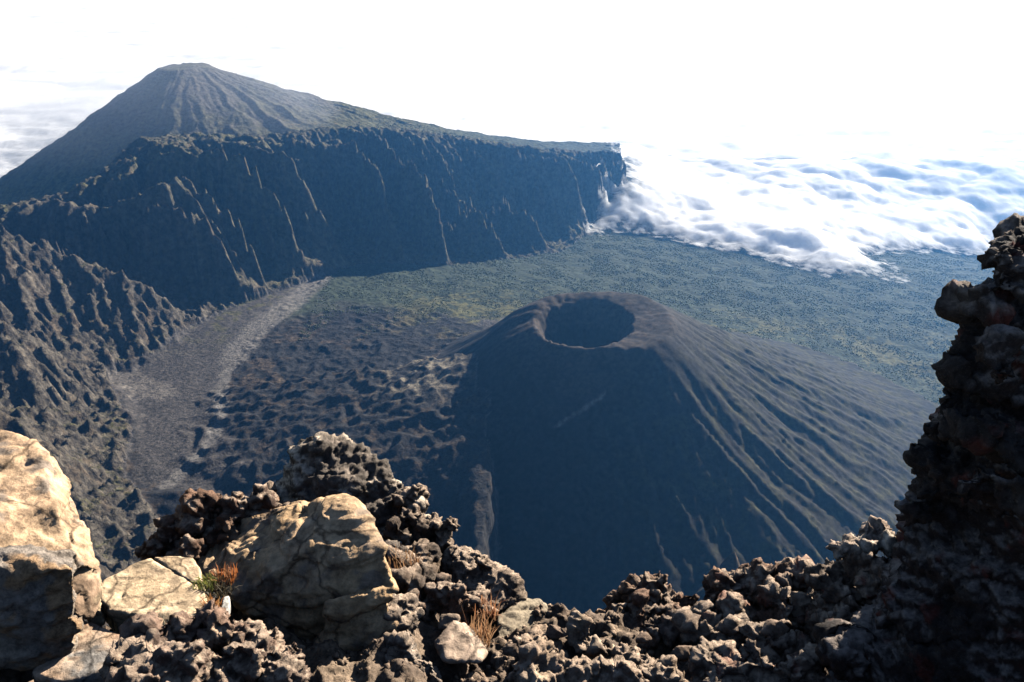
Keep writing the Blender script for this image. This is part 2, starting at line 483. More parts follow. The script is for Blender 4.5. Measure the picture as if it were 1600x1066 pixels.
# ash cone: bare dark ash, rusty rim, scrub low on the right
CC = mix(np.broadcast_to(colr(.019, .018, .018), C.shape), np.broadcast_to(GRN * 0.5, C.shape), smooth(180, 420, RC + 60 * n1) * smooth(-0.2, 0.5, np.sin(PHC)) * (0.25 + 0.7 * n2))
CC = mix(CC, np.broadcast_to(colr(.056, .044, .035), C.shape), smooth(310, 130, RC + 40 * n1) * (0.7 + 0.5 * n2) * (RC > 100))
sa, sb = P(868, 669, 1700), P(946, 617, 1815)


def on_cone(u, v):
    best = None
    for y in np.arange(1400, 2100, 5.0):
        p = P(u, v, y)
        i, j = int((p[1] - Y0) / CELL), int((p[0] - X0) / CELL)
        if Z[i, j] > p[2]:
            return (p[0], p[1], p[2])
    return P(u, v, 1750)


dS, _, _ = poly_near(XF, YF, [on_cone(868, 669), on_cone(905, 645), on_cone(946, 617)])
CC = mix(CC, np.broadcast_to(colr(.13, .115, .10), C.shape), 1 - smooth(1.5, 7, dS + 3 * n3))
CC = mix(CC, np.broadcast_to(BRN * 0.9, C.shape), smooth(0.1, 0.5, KN))
C = np.where((CONE > 0.5)[..., None], CC, C)
C = np.clip(C * (1 + 0.12 * n3[..., None]), 0.008, 0.6)

# region of every cell -> the object it belongs to
LBL = np.zeros(Z.shape, np.int8)                                    # 0 valley floor
LBL[(INF > 0.5) & (CONE < 0.5) & (forest > 0.5)] = 1               # forested plain
LBL[CONE > 0.5] = 2
LBL[wall & (YF > 2560)] = 3
LBL[wall & (YF <= 2560)] = 4
LBL[(OUT > 0.5) & (YF <= 2560)] = 4
LBL[(OUT > 0.5) & (YF > 2560)] = 5
vis = np.abs(XF) < 0.72 * YF + 330


# ------------------------------------------------------------------ materials
def new_mat(name):
    m = bpy.data.materials.new(name)
    m.use_nodes = True
    nt = m.node_tree
    return m, nt, nt.nodes["Principled BSDF"]


def terrain_material(name, sc, bump, dist, rough=0.95):
    m, nt, b = new_mat(name)
    at = nt.nodes.new("ShaderNodeAttribute"); at.attribute_name = "tint"
    tc = nt.nodes.new("ShaderNodeTexCoord")
    nz = nt.nodes.new("ShaderNodeTexNoise"); nz.inputs["Scale"].default_value = sc; nz.inputs["Detail"].default_value = 8; nz.inputs["Roughness"].default_value = 0.65
    nt.links.new(tc.outputs["Object"], nz.inputs["Vector"])
    rm = nt.nodes.new("ShaderNodeMapRange"); rm.inputs[1].default_value = 0.36; rm.inputs[2].default_value = 0.64; rm.inputs[3].default_value = 0.4; rm.inputs[4].default_value = 1.65
    nt.links.new(nz.outputs[0], rm.inputs[0])
    mx = nt.nodes.new("ShaderNodeVectorMath"); mx.operation = 'SCALE'
    nt.links.new(at.outputs["Color"], mx.inputs[0]); nt.links.new(rm.outputs[0], mx.inputs["Scale"])
    nt.links.new(mx.outputs[0], b.inputs["Base Color"])
    bp = nt.nodes.new("ShaderNodeBump"); bp.inputs["Strength"].default_value = bump; bp.inputs["Distance"].default_value = dist
    nt.links.new(nz.outputs[0], bp.inputs["Height"]); nt.links.new(bp.outputs[0], b.inputs["Normal"])
    b.inputs["Roughness"].default_value = rough; b.inputs["Specular IOR Level"].default_value = 0.1
    return m


def mesh_np(name, V, F, mat, tint=None, smooth_=True):
    """V (n,3), F (m,k) numpy -> linked object"""
    me = bpy.data.meshes.new(name)
    k = F.shape[1]
    me.vertices.add(len(V)); me.vertices.foreach_set("co", np.ascontiguousarray(V, np.float32).ravel())
    me.loops.add(F.size); me.loops.foreach_set("vertex_index", np.ascontiguousarray(F, np.int32).ravel())
    me.polygons.add(len(F)); me.polygons.foreach_set("loop_start", np.arange(0, F.size, k, dtype=np.int32))
    if smooth_:
        me.polygons.foreach_set("use_smooth", np.ones(len(F), bool))
    me.update(calc_edges=True)
    if tint is not None:
        a = me.attributes.new("tint", 'FLOAT_COLOR', 'POINT')
        a.data.foreach_set("color", np.c_[tint, np.ones(len(tint))].astype(np.float32).ravel())
    me.materials.append(mat)
    o = bpy.data.objects.new(name, me)
    COL.objects.link(o)
    return o


M_rock = terrain_material("terrain_crag", 0.07, 1.0, 14.0)
M_wall = terrain_material("terrain_escarpment", 0.05, 1.0, 12.0)
M_ash = terrain_material("terrain_ash", 0.08, 0.35, 2.0)
M_lava = terrain_material("terrain_valley", 0.10, 1.0, 5.0)
M_plain = terrain_material("terrain_plain", 0.07, 0.8, 5.0)
ny, nx = Z.shape
qi = (np.arange(ny - 1)[:, None] * nx + np.arange(nx - 1)[None, :])
QL = LBL[:-1, :-1]; QV = vis[:-1, :-1]
PV = np.c_[XF.ravel(), YF.ravel(), Z.ravel()]; PC = C.reshape(-1, 3)
specs = [("valley_floor", M_lava, "dark ash and lava valley floor with a pale dry gravel channel left of the cone", "valley floor"),
         ("forest_plain", M_plain, "blue green forested plain running from the cone to the cloud bank", "plain"),
         ("ash_cone", M_ash, "dark volcanic ash cone with a round open crater in its top", "volcano"),
         ("escarpment", M_wall, "long shaded green escarpment with lit spurs below the far summit", "cliff"),
         ("crag_slope", M_rock, "rugged brown rock spurs dropping into the valley at the left edge", "rock slope"),
         ("mountain", M_wall, "far pointed grassy summit rising behind the escarpment rim", "mountain")]
for k, (nm, mt, lab, cat) in enumerate(specs):
    sel = (QL == k) & QV
    q = qi[sel]
    F = np.stack([q, q + 1, q + nx + 1, q + nx], 1)
    used, inv = np.unique(F, return_inverse=True)
    o = mesh_np(nm, PV[used], inv.reshape(F.shape), mt, PC[used])
    tag(o, lab, cat, "structure")
ZMIN = float(Z[vis].min())


def ground_z(x, y):
    return bilin(Z, (np.asarray(x, float) - X0) / CELL, (np.asarray(y, float) - Y0) / CELL)

# ------------------------------------------------------------------ clouds
def ground_hit(u, v):
    lo = None
    for y in np.arange(2500, 5590, 10.0):
        p = P(u, v, y)
        if ground_z(p[0], p[1]) > p[2]:
            return p
    return P(u, v, 5585)


front_px = [(930, 369), (960, 366), (1010, 371), (1060, 384), (1120, 396), (1170, 401), (1230, 419), (1290, 432), (1340, 436),
            (1386, 440), (1382, 424), (1352, 404), (1400, 399), (1450, 396), (1500, 401), (1550, 410), (1580, 395), (1700, 395), (1800, 395)]
fp = [ground_hit(*c) for c in front_px]
fp = [(top_end[0] + 90, 5620, -1500), (top_end[0] + 40, top_end[1] - 40, -1000), (top_end[0] - 50, top_end[1] - 190, -1050), (foot_end[0] + 30, foot_end[1] + 170, -1200), (foot_end[0] - 20, foot_end[1] + 30, -1290)] + fp
mg = 12.0
mx_, my_ = np.meshgrid(np.arange(100, 4380, mg), np.r_[np.arange(3000, 5600, mg), 5604, 5611])
mpoly = fp + [(5200, fp[-1][1], 0), (5200, 7000, 0), (fp[0][0], 7000, 0)]
min_ = inside(mx_, my_, mpoly)
md, mz_, _ = poly_near(mx_, my_, fp)
md = np.where(min_, md, -md)
md = md + 55 * fbm2(mx_ / 170, my_ / 170, 201, 5)
gz = ground_z(mx_, my_)
bil = np.abs(fbm2(mx_ / 560, my_ / 420, 211, 6, 0.47)) * 1.1
h = 20 + 110 * smooth(-60, 420, md) + 32 * (bil - 0.35) * smooth(-20, 300, md)
sea = -1250 + 40 * (bil - 0.35)
mzz = gz + h
mzz = np.where(md > 0, mzz + (sea - mzz) * np.maximum(smooth(150, 1150, md), smooth(4400, 5600, my_)), mzz)
ramp = -1300 + 0.41 * np.clip(my_ - 4060 - 40 * fbm2(mx_ / 120, my_ / 120, 230, 3), 0, 470) - 0.28 * np.maximum(mx_ - 600, 0) + 32 * (bil - 0.35)
mzz = np.where(md > -40, np.maximum(mzz, ramp), mzz)
keep = md > -60
malpha = smooth(-55, 210, md + 30 * fbm2(mx_ / 60, my_ / 60, 221, 4))


SSS = 120.0


def cloud_material(name):
    m, nt, b = new_mat(name)
    out = [n for n in nt.nodes if n.type == 'OUTPUT_MATERIAL'][0]
    b.inputs["Base Color"].default_value = (0.92, 0.92, 0.93, 1); b.inputs["Roughness"].default_value = 1.0
    b.inputs["Specular IOR Level"].default_value = 0.0
    b.inputs["Subsurface Weight"].default_value = 1.0; b.inputs["Subsurface Radius"].default_value = (1.0, 1.0, 1.0); b.inputs["Subsurface Scale"].default_value = SSS
    tl = nt.nodes.new("ShaderNodeBsdfTranslucent"); tl.inputs[0].default_value = (0.9, 0.9, 0.92, 1)
    m1 = nt.nodes.new("ShaderNodeMixShader"); m1.inputs[0].default_value = 0.12
    nt.links.new(b.outputs[0], m1.inputs[1]); nt.links.new(tl.outputs[0], m1.inputs[2])
    at = nt.nodes.new("ShaderNodeAttribute"); at.attribute_name = "tint"
    tc = nt.nodes.new("ShaderNodeTexCoord")
    nz = nt.nodes.new("ShaderNodeTexNoise"); nz.inputs["Scale"].default_value = 0.02; nz.inputs["Detail"].default_value = 9; nz.inputs["Roughness"].default_value = 0.6
    nt.links.new(tc.outputs["Object"], nz.inputs["Vector"])
    ma = nt.nodes.new("ShaderNodeMath"); ma.operation = 'MULTIPLY_ADD'; ma.inputs[1].default_value = 2.4; ma.inputs[2].default_value = -1.15
    nt.links.new(nz.outputs[0], ma.inputs[0])
    ad = nt.nodes.new("ShaderNodeMath"); ad.operation = 'ADD'
    sx = nt.nodes.new("ShaderNodeSeparateColor"); nt.links.new(at.outputs["Color"], sx.inputs[0])
    # noise bites into the thin rim only: alpha + noise * (1 - alpha)
    inv = nt.nodes.new("ShaderNodeMath"); inv.operation = 'SUBTRACT'; inv.inputs[0].default_value = 1.0
    nt.links.new(sx.outputs[0], inv.inputs[1])
    mu = nt.nodes.new("ShaderNodeMath"); mu.operation = 'MULTIPLY'
    nt.links.new(ma.outputs[0], mu.inputs[0]); nt.links.new(inv.outputs[0], mu.inputs[1])
    nt.links.new(mu.outputs[0], ad.inputs[0]); nt.links.new(sx.outputs[0], ad.inputs[1])
    cl = nt.nodes.new("ShaderNodeClamp"); nt.links.new(ad.outputs[0], cl.inputs[0])
    tr = nt.nodes.new("ShaderNodeBsdfTransparent")
    m2 = nt.nodes.new("ShaderNodeMixShader")
    nt.links.new(cl.outputs[0], m2.inputs[0]); nt.links.new(tr.outputs[0], m2.inputs[1]); nt.links.new(m1.outputs[0], m2.inputs[2])
    nt.links.new(m2.outputs[0], out.inputs[0])
    bp = nt.nodes.new("ShaderNodeBump"); bp.inputs["Strength"].default_value = 0.25; bp.inputs["Distance"].default_value = 10.0
    nt.links.new(nz.outputs[0], bp.inputs["Height"]); nt.links.new(bp.outputs[0], b.inputs["Normal"])
    return m


M_cloud = cloud_material("cloud")


def grid_obj(name, GX, GY, GZ, keep, alpha, mat):
    n, m = GX.shape
    q = (np.arange(n - 1)[:, None] * m + np.arange(m - 1)[None, :])[keep[:-1, :-1]]
    F = np.stack([q, q + 1, q + m + 1, q + m], 1)
    used, inv = np.unique(F, return_inverse=True)
    V = np.c_[GX.ravel(), GY.ravel(), GZ.ravel()][used]
    a = alpha.ravel()[used]
    return mesh_np(name, V, inv.reshape(F.shape), mat, np.c_[a, a, a])


mist = grid_obj("cloud_bank", mx_, my_, mzz, keep, malpha, M_cloud)  # near edge of the cloud, lying over the plain inside the haze
tag(mist, "ragged white cloud edge creeping over the forested plain", "mist", "stuff")
# the sea of cloud far beyond the mountain
yy = 5613 * np.exp(np.linspace(0, 2.9, 420)); kk = np.linspace(-1.15, 1.15, 620)
sy, sk = np.meshgrid(yy, kk, indexing='ij'); sx_ = sy * sk
wsx = sx_ + 300 * fbm2(sx_ / 1500, sy / 1500, 240, 3); wsy = sy + 300 * fbm2(sx_ / 1500, sy / 1500, 245, 3)
b1 = np.abs(fbm2(wsx / 1800, wsy / 1300, 250, 6, 0.42)); lf = smooth(-0.1, -0.6, sk)
b0 = np.abs(fbm2(sx_ / 560, sy / 420, 211, 6, 0.47)) * 1.1
near = smooth(9000, 5700, sy)
zs = -1250 + near * 40 * (b0 - 0.35) + (1 - near) * (36 + 22 * smooth(0.0, -0.35, sk)) * (b1 - 0.35)
zs = zs - lf * 160
opn = fbm2(wsx / 2600, wsy / 2600, 261, 5)
al = np.clip(1 - 0.4 * lf * smooth(9500, 6800, sy) * smooth(-0.1, 0.5, opn + 0.15), 0, 1)
lowz = -2350 + 60 * fbm2(sx_ / 3000, sy / 1800, 270, 4)
low_o = grid_obj("cloud_layer", sx_, sy, lowz, sk < 0.1, np.ones(sy.shape), M_cloud)
tag(low_o, "lower pale cloud layer showing through gaps at the far left", "clouds", "stuff")
sea_o = grid_obj("cloud_sea", sx_, sy, zs, np.ones(sy.shape, bool), al, M_cloud)
tag(sea_o, "bright white sea of cloud stretching away behind the mountain", "clouds", "stuff")

# ------------------------------------------------------------------ distant trees as one wood on the plain
rng = np.random.RandomState(5)
def icos():
    bm = bmesh.new(); bmesh.ops.create_icosphere(bm, subdivisions=1, radius=1.0)
    v = np.array([x.co[:] for x in bm.verts]); f = np.array([[l.index for l in q.verts] for q in bm.faces]); bm.free()
    return v, f


IV, IF = icos()
NT = 46000
tx = rng.uniform(-700, 3000, NT * 4); ty = 2300 + 2200 * rng.rand(NT * 4) ** 1.3
fi = bilin(np.where((LBL == 1), 1.0, 0.0) + 0.5 * (LBL == 0) * (forest > 0.15), (tx - X0) / CELL, (ty - Y0) / CELL)
ok = (fi > rng.rand(NT * 4)) & (np.abs(tx) < 0.70 * ty) & (smooth(-0.5, 0.4, fbm2(tx / 110, ty / 90, 300, 5)) > rng.rand(NT * 4))
tx, ty = tx[ok][:NT], ty[ok][:NT]
# the rim and the gentler parts of the walls carry bushes too
ex = rng.uniform(-1400, 620, 60000); ey = rng.uniform(2650, 4700, 60000)
eo = bilin((LBL == 3).astype(float) * smooth(1.1, 0.5, SL) + (LBL == 5) * (XF > -700) * 0.8, (ex - X0) / CELL, (ey - Y0) / CELL)
ok = (eo * 0.55 > rng.rand(60000))
tx, ty = np.r_[tx, ex[ok][:9000]], np.r_[ty, ey[ok][:9000]]
tz = ground_z(tx, ty); n_t = len(tx)
ts = rng.uniform(0.8, 2.6, n_t) ** 1.1 * (1 + 0.25 * (ty > 3000))
jit = 1 + 0.35 * rng.randn(n_t, len(IV), 1)
TVs = IV[None] * jit * np.stack([ts, ts, ts * 0.6], 1)[:, None, :] + np.stack([tx, ty, tz + ts * 0.3], 1)[:, None, :]
TF = (IF[None] + (np.arange(n_t) * len(IV))[:, None, None]).reshape(-1, 3)
tc_ = np.array([.058, .072, .042]) * rng.uniform(0.6, 1.5, (n_t, 1)) * np.array([1, 1, 1])
M_tree = terrain_material("foliage", 0.4, 0.6, 1.0)
wood = mesh_np("forest", TVs.reshape(-1, 3), TF, M_tree, np.repeat(tc_, len(IV), 0), False)
tag(wood, "scattered low bushes and trees covering the plain and cliff", "forest", "stuff")

# ------------------------------------------------------------------ foreground rock outcrop
def rock_material(name, sc=14.0, bump=0.8, dist=0.02, speck=0.35, rough=0.9, cracks=0.0):
    m, nt, b = new_mat(name)
    at = nt.nodes.new("ShaderNodeAttribute"); at.attribute_name = "tint"
    tc = nt.nodes.new("ShaderNodeTexCoord")
    def noise(scale, det, ro):
        n = nt.nodes.new("ShaderNodeTexNoise"); n.inputs["Scale"].default_value = scale; n.inputs["Detail"].default_value = det; n.inputs["Roughness"].default_value = ro
        nt.links.new(tc.outputs["Object"], n.inputs["Vector"]); return n
    n1_, n2_ = noise(sc, 10, 0.7), noise(sc * 4.3, 6, 0.65)
    rm = nt.nodes.new("ShaderNodeMapRange"); rm.inputs[1].default_value = 0.38; rm.inputs[2].default_value = 0.62; rm.inputs[3].default_value = 0.5; rm.inputs[4].default_value = 1.45
    nt.links.new(n1_.outputs[0], rm.inputs[0])
    sc_ = nt.nodes.new("ShaderNodeVectorMath"); sc_.operation = 'SCALE'
    nt.links.new(at.outputs["Color"], sc_.inputs[0]); nt.links.new(rm.outputs[0], sc_.inputs["Scale"])
    # pale lichen specks
    rp = nt.nodes.new("ShaderNodeMapRange"); rp.inputs[1].default_value = 0.58; rp.inputs[2].default_value = 0.66; rp.inputs[4].default_value = speck
    nt.links.new(n2_.outputs[0], rp.inputs[0])
    mx = nt.nodes.new("ShaderNodeMix"); mx.data_type = 'RGBA'
    nt.links.new(rp.outputs[0], mx.inputs[0]); nt.links.new(sc_.outputs[0], mx.inputs[6]); mx.inputs[7].default_value = (0.34, 0.32, 0.27, 1)
    nt.links.new(mx.outputs[2], b.inputs["Base Color"])
    if cracks:               # thin fracture lines in a darker tone
        wp = nt.nodes.new("ShaderNodeMix"); wp.data_type = 'RGBA'; wp.inputs[0].default_value = 0.12
        nw = noise(5.0, 5, 0.6)
        nt.links.new(tc.outputs["Object"], wp.inputs[6]); nt.links.new(nw.outputs["Color"], wp.inputs[7])
        vo = nt.nodes.new("ShaderNodeTexVoronoi"); vo.feature = 'DISTANCE_TO_EDGE'; vo.inputs["Scale"].default_value = cracks
        nt.links.new(wp.outputs[2], vo.inputs["Vector"])
        cr = nt.nodes.new("ShaderNodeMapRange"); cr.inputs[1].default_value = 0.004; cr.inputs[2].default_value = 0.03; cr.inputs[3].default_value = 0.35; cr.inputs[4].default_value = 1.0
        nt.links.new(vo.outputs["Distance"], cr.inputs[0])
        ms = nt.nodes.new("ShaderNodeVectorMath"); ms.operation = 'SCALE'
        nt.links.new(mx.outputs[2], ms.inputs[0]); nt.links.new(cr.outputs[0], ms.inputs["Scale"])
        nt.links.new(ms.outputs[0], b.inputs["Base Color"])
    ad = nt.nodes.new("ShaderNodeMath"); ad.operation = 'MULTIPLY_ADD'; ad.inputs[1].default_value = 0.35
    nt.links.new(n2_.outputs[0], ad.inputs[0]); nt.links.new(n1_.outputs[0], ad.inputs[2])
    bp = nt.nodes.new("ShaderNodeBump"); bp.inputs["Strength"].default_value = bump; bp.inputs["Distance"].default_value = dist
    nt.links.new(ad.outputs[0], bp.inputs["Height"]); nt.links.new(bp.outputs[0], b.inputs["Normal"])
    b.inputs["Roughness"].default_value = rough; b.inputs["Specular IOR Level"].default_value = 0.25
    return m


M_block = rock_material("smooth_stone", 14.0, 0.65, 0.018, 0.25, 0.9, 3.4)
M_lavar = rock_material("lava_stone", 22.0, 1.0, 0.02, 0.4)
M_dark = rock_material("dark_lava_stone", 30.0, 1.0, 0.02, 0.14)
M_soil = rock_material("gravelly_soil", 40.0, 1.0, 0.012, 0.25)


def hull_points(pts, th, lift=0.0):
    p = np.array([P(*q) for q in pts])
    c = p.mean(0)
    k = 1 + th / np.linalg.norm(c)
    back = c * k + (p * k - c * k) * 0.74 + np.array([0, 0, lift - 0.05 * th])
    return np.r_[p, back]


def rock(name, hulls, voxel, mat, cols, label, cat="rock", mode="block", amp=1.0, seed=0, group=None, red=0.0, cap=None):
    bm = bmesh.new()
    for hp_ in hulls:
        vs_ = [bm.verts.new(p) for p in hp_]
        res = bmesh.ops.convex_hull(bm, input=vs_)
        dead = list({v for v in res["geom_interior"] + res["geom_unused"] if isinstance(v, bmesh.types.BMVert) and v.is_valid})
        bmesh.ops.delete(bm, geom=dead, context='VERTS')
    me = bpy.data.meshes.new("tmp"); bm.to_mesh(me); bm.free()
    o = bpy.data.objects.new("tmp", me); COL.objects.link(o)
    md_ = o.modifiers.new("r", 'REMESH'); md_.mode = 'VOXEL'; md_.voxel_size = voxel; md_.adaptivity = 0
    dg = bpy.context.evaluated_depsgraph_get(); ev = o.evaluated_get(dg); em = ev.to_mesh()
    n = len(em.vertices)
    V = np.empty(n * 3, np.float32); em.vertices.foreach_get("co", V); V = V.reshape(-1, 3).astype(float)
    N = np.empty(n * 3, np.float32); em.vertex_normals.foreach_get("vector", N); N = N.reshape(-1, 3).astype(float)
    nf = len(em.polygons); F = np.empty(nf * 4, np.int32); em.loops.foreach_get("vertex_index", F); F = F.reshape(-1, 4)
    ev.to_mesh_clear(); bpy.data.objects.remove(o); bpy.data.meshes.remove(me)
    # smooth the normals over the surface so that edges chip rather than split
    for _ in range(2):
        A = np.zeros_like(N); np.add.at(A, F.ravel(), np.repeat(N[F].sum(1), 4, 0)); N = A / (np.linalg.norm(A, axis=1)[:, None] + 1e-9)
    s0 = seed * 11 + 400
    low = fbm3(V, 2.6, s0, 3)
    if mode in ("block", "crag"):
        w1, w2 = worley3(V + 0.05 * np.c_[low, low, low], 4.2, s0 + 3)
        rs = np.random.RandomState(s0); size = np.ptp(V, 0).mean()
        for _ in range(16):          # knock flat chips off the corners
            nrm = rs.normal(size=3); nrm /= np.linalg.norm(nrm)
            pr = V @ nrm; ov = pr - (pr.max() - size * rs.uniform(0.01, 0.055) * min(amp, 1.0))
            V = V - nrm * np.maximum(ov, 0)[:, None]
        crk = np.exp(-(w2 / 0.02) ** 2) * smooth(0.15, 0.4, fbm3(V, 1.7, s0 + 9, 2))
        d = 0.016 * low + 0.007 * fbm3(V, 12, s0 + 1, 5, 0.6) - 0.016 * crk
        tf = 3.5 * fbm3(V * np.array([1, 1, 2.6]), 3.2, s0 + 6, 2)
        stp = np.floor(tf) + smooth(0.86, 1.0, tf - np.floor(tf))
        d = d + 0.014 * stp
    if mode == "crag":
        rc_ = np.abs(fbm3(V, 7.0, s0 + 12, 5, 0.6))
        d = d - 0.05 * (rc_ - 0.3) - 0.02 * np.abs(fbm3(V, 18.0, s0 + 14, 3, 0.6))
    if mode == "lava":
        wv = V + 0.035 * np.c_[fbm3(V, 7, s0 + 1, 2), fbm3(V, 7, s0 + 2, 2), fbm3(V, 7, s0 + 3, 2)]
        a1, a2 = worley3(wv, 5.5, s0 + 4); b1_, b2_ = worley3(wv, 13, s0 + 5)
        c1_, _ = worley3(wv, 30, s0 + 6)
        pit = np.clip(fbm3(V, 9, s0 + 8, 3) - 0.25, 0, 1)
        rdg = np.abs(fbm3(V, 6.0, s0 + 12, 5, 0.6))
        d = 0.03 * (0.45 - a1) + 0.012 * (0.45 - b1_) + 0.006 * (0.45 - c1_) + 0.035 * low - 0.085 * (rdg - 0.3) - 0.05 * np.abs(fbm3(V, 15.0, s0 + 14, 3, 0.6)) + 0.016 * fbm3(V, 20, s0 + 7, 4, 0.6) - 0.07 * pit
    V2 = V + N * ((d - d.mean()) * amp + 0.004)[:, None]
    fn = np.cross(V2[F[:, 2]] - V2[F[:, 0]], V2[F[:, 3]] - V2[F[:, 1]])
    N2 = np.zeros_like(V2); np.add.at(N2, F.ravel(), np.repeat(fn, 4, 0)); N2 /= np.linalg.norm(N2, axis=1)[:, None] + 1e-12
    cA, cB, cC = [np.array(c)[None, :] for c in cols]
    f1 = fbm3(V, 3.5, s0 + 20, 4); f2 = fbm3(V, 9.0, s0 + 24, 4)
    T_ = cA + (cB - cA) * np.clip(0.5 + 0.9 * f1, 0, 1)[:, None]
    T_ = T_ + (cC - T_) * smooth(0.15, 0.5, f2)[:, None]
    if cap is not None:      # paler tint on upward faces: sunlit tops put into the colour
        sunlit_top = smooth(0.42, 0.75, N2[:, 2] + 0.2 * f2) * smooth(-0.35, 0.1, f1)
        T_ = T_ + (np.array([cap]) - T_) * sunlit_top[:, None]
    if red:
        rr_ = smooth(0.42, 0.6, fbm3(V, 8.0, s0 + 30, 4)) * red
        T_ = T_ + (np.array([[.20, .030, .014]]) - T_) * rr_[:, None]
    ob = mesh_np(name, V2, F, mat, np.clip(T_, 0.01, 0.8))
    tag(ob, label, cat, None, group)
    return ob


TANS = ((.50, .345, .215), (.42, .28, .175), (.24, .19, .15))
PALE = ((.62, .47, .31), (.58, .42, .26), (.46, .34, .22))
GREYB = ((.22, .19, .165), (.30, .24, .18), (.36, .23, .13))
LAVC = ((.165, .095, .062), (.095, .060, .045), (.27, .17, .11))
DRK = ((.085, .064, .050), (.13, .088, .062), (.24, .18, .13))
RDK = ((.022, .018, .017), (.034, .024, .021), (.052, .042, .036))


def lumps(path, rad, seed, n=3):
    """irregular convex lumps strung along a path of (u, v, y)"""
    rs = np.random.RandomState(seed); out = []
    pts = [np.array(P(*q)) for q in path]
    for p, rr_ in zip(pts, rad):
        for k in range(n):
            c = p + rs.uniform(-0.55, 0.55, 3) * rr_
            q = rs.normal(size=(10, 3)); q /= np.linalg.norm(q, axis=1)[:, None]
            out.append(c + q * rr_ * rs.uniform(0.75, 1.1, (10, 1)))
    return out


# left edge
rock("boulder", [hull_points([(-140, 665, 3.15), (0, 678, 3.1), (40, 688, 3.08), (80, 722, 2.98), (108, 772, 2.82), (140, 845, 2.66), (150, 890, 2.58), (60, 905, 2.44), (-140, 890, 2.35)], 0.55)],
     0.011, M_block, TANS, "tall pale tan boulder lit from the top at the left edge", "boulder", "block", 1.0, 1)
rock("boulder", [hull_points([(-140, 850, 2.42), (10, 858, 2.56), (118, 860, 2.56), (126, 890, 2.42), (122, 965, 2.40), (116, 1012, 2.38), (40, 1042, 2.34), (-140, 1080, 2.3), (0, 895, 2.34), (66, 890, 2.38)], 0.45)],
     0.010, M_dark, GREYB, "grey topped boulder with a black shaded front under the tall pale boulder", "boulder", "block", 1.1, 2)
rock("rock", [hull_points([(104, 872, 2.6), (150, 885, 2.62), (160, 930, 2.56), (140, 962, 2.48), (108, 962, 2.40)], 0.2)],
     0.009, M_block, ((.30, .20, .13), (.22, .15, .10), (.38, .28, .18)), "brown upright stone wedged between the grey topped boulder and the pale slab", "rock", "block", 0.8, 3)


def slab(px, z, th, tilt=0.0):
    p = np.array([PZ(u, v, z) for u, v in px]); c = p.mean(0)
    p[:, 2] += (p[:, 1] - c[1]) * tilt
    b = c + (p - c) * 0.93; b[:, 2] -= th
    return np.r_[p, b]


rock("rock_slab", [slab([(150, 925), (166, 902), (190, 893), (232, 872), (306, 916), (322, 928), (318, 958), (292, 974), (215, 962), (168, 952)], -2.42, 0.17)],
     0.008, M_block, PALE, "flat pale cream slab lying in full sun beside the big split block", "slab", "block", 0.38, 4)
rock("rock_slab", [slab([(238, 870), (300, 872), (312, 888), (316, 914), (308, 915)], -2.415, 0.16)],
     0.008, M_block, PALE, "small cream slab corner split off behind the larger flat slab by a dark crack", "slab", "block", 0.3, 5)
rock("rock_slab", [slab([(50, 1052), (80, 990), (135, 968), (216, 1002), (168, 1048), (90, 1066)], -2.46, 0.12)],
     0.008, M_block, ((.36, .31, .26), (.50, .33, .21), (.26, .24, .22)), "lower greyish slab with orange stains in the bottom left corner", "slab", "block", 0.4, 6, red=0.25)
rock("rock", [slab([(128, 940), (140, 925), (158, 938), (158, 955), (134, 956)], -2.43, 0.08)],
     0.006, M_block, PALE, "small pale chip lying against the left end of the cream slab", "rock", "block", 0.4, 7)
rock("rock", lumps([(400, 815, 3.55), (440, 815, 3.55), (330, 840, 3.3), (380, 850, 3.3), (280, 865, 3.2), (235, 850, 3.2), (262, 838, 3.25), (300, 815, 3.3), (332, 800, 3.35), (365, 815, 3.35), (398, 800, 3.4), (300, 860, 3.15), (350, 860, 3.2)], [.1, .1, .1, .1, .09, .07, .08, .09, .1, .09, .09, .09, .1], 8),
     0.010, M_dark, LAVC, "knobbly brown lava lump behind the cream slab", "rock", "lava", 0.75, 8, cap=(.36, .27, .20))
# big split block
rock("boulder", [hull_points([(312, 884, 3.12), (335, 850, 3.25), (400, 797, 3.36), (470, 786, 3.36), (548, 780, 3.12), (580, 830, 2.96), (612, 884, 2.86), (622, 925, 2.8), (362, 934, 2.80), (432, 880, 2.92), (515, 838, 2.90)], 0.28),
                 hull_points([(362, 936, 2.82), (432, 884, 2.91), (530, 842, 2.89), (600, 880, 2.86), (618, 930, 2.84), (470, 1040, 2.86), (405, 990, 2.86), (560, 1060, 2.84), (480, 930, 2.76)], 0.3),
                 hull_points([(508, 940, 2.70), (560, 925, 2.74), (606, 918, 2.80), (626, 1000, 2.74), (615, 1100, 2.70), (530, 1110, 2.66), (500, 1050, 2.70)], 0.3)],
     0.010, M_block, ((.46, .315, .19), (.50, .33, .18), (.26, .195, .14)), "large split tan block with a smooth lit top and a dark front", "boulder", "block", 1.15, 9)
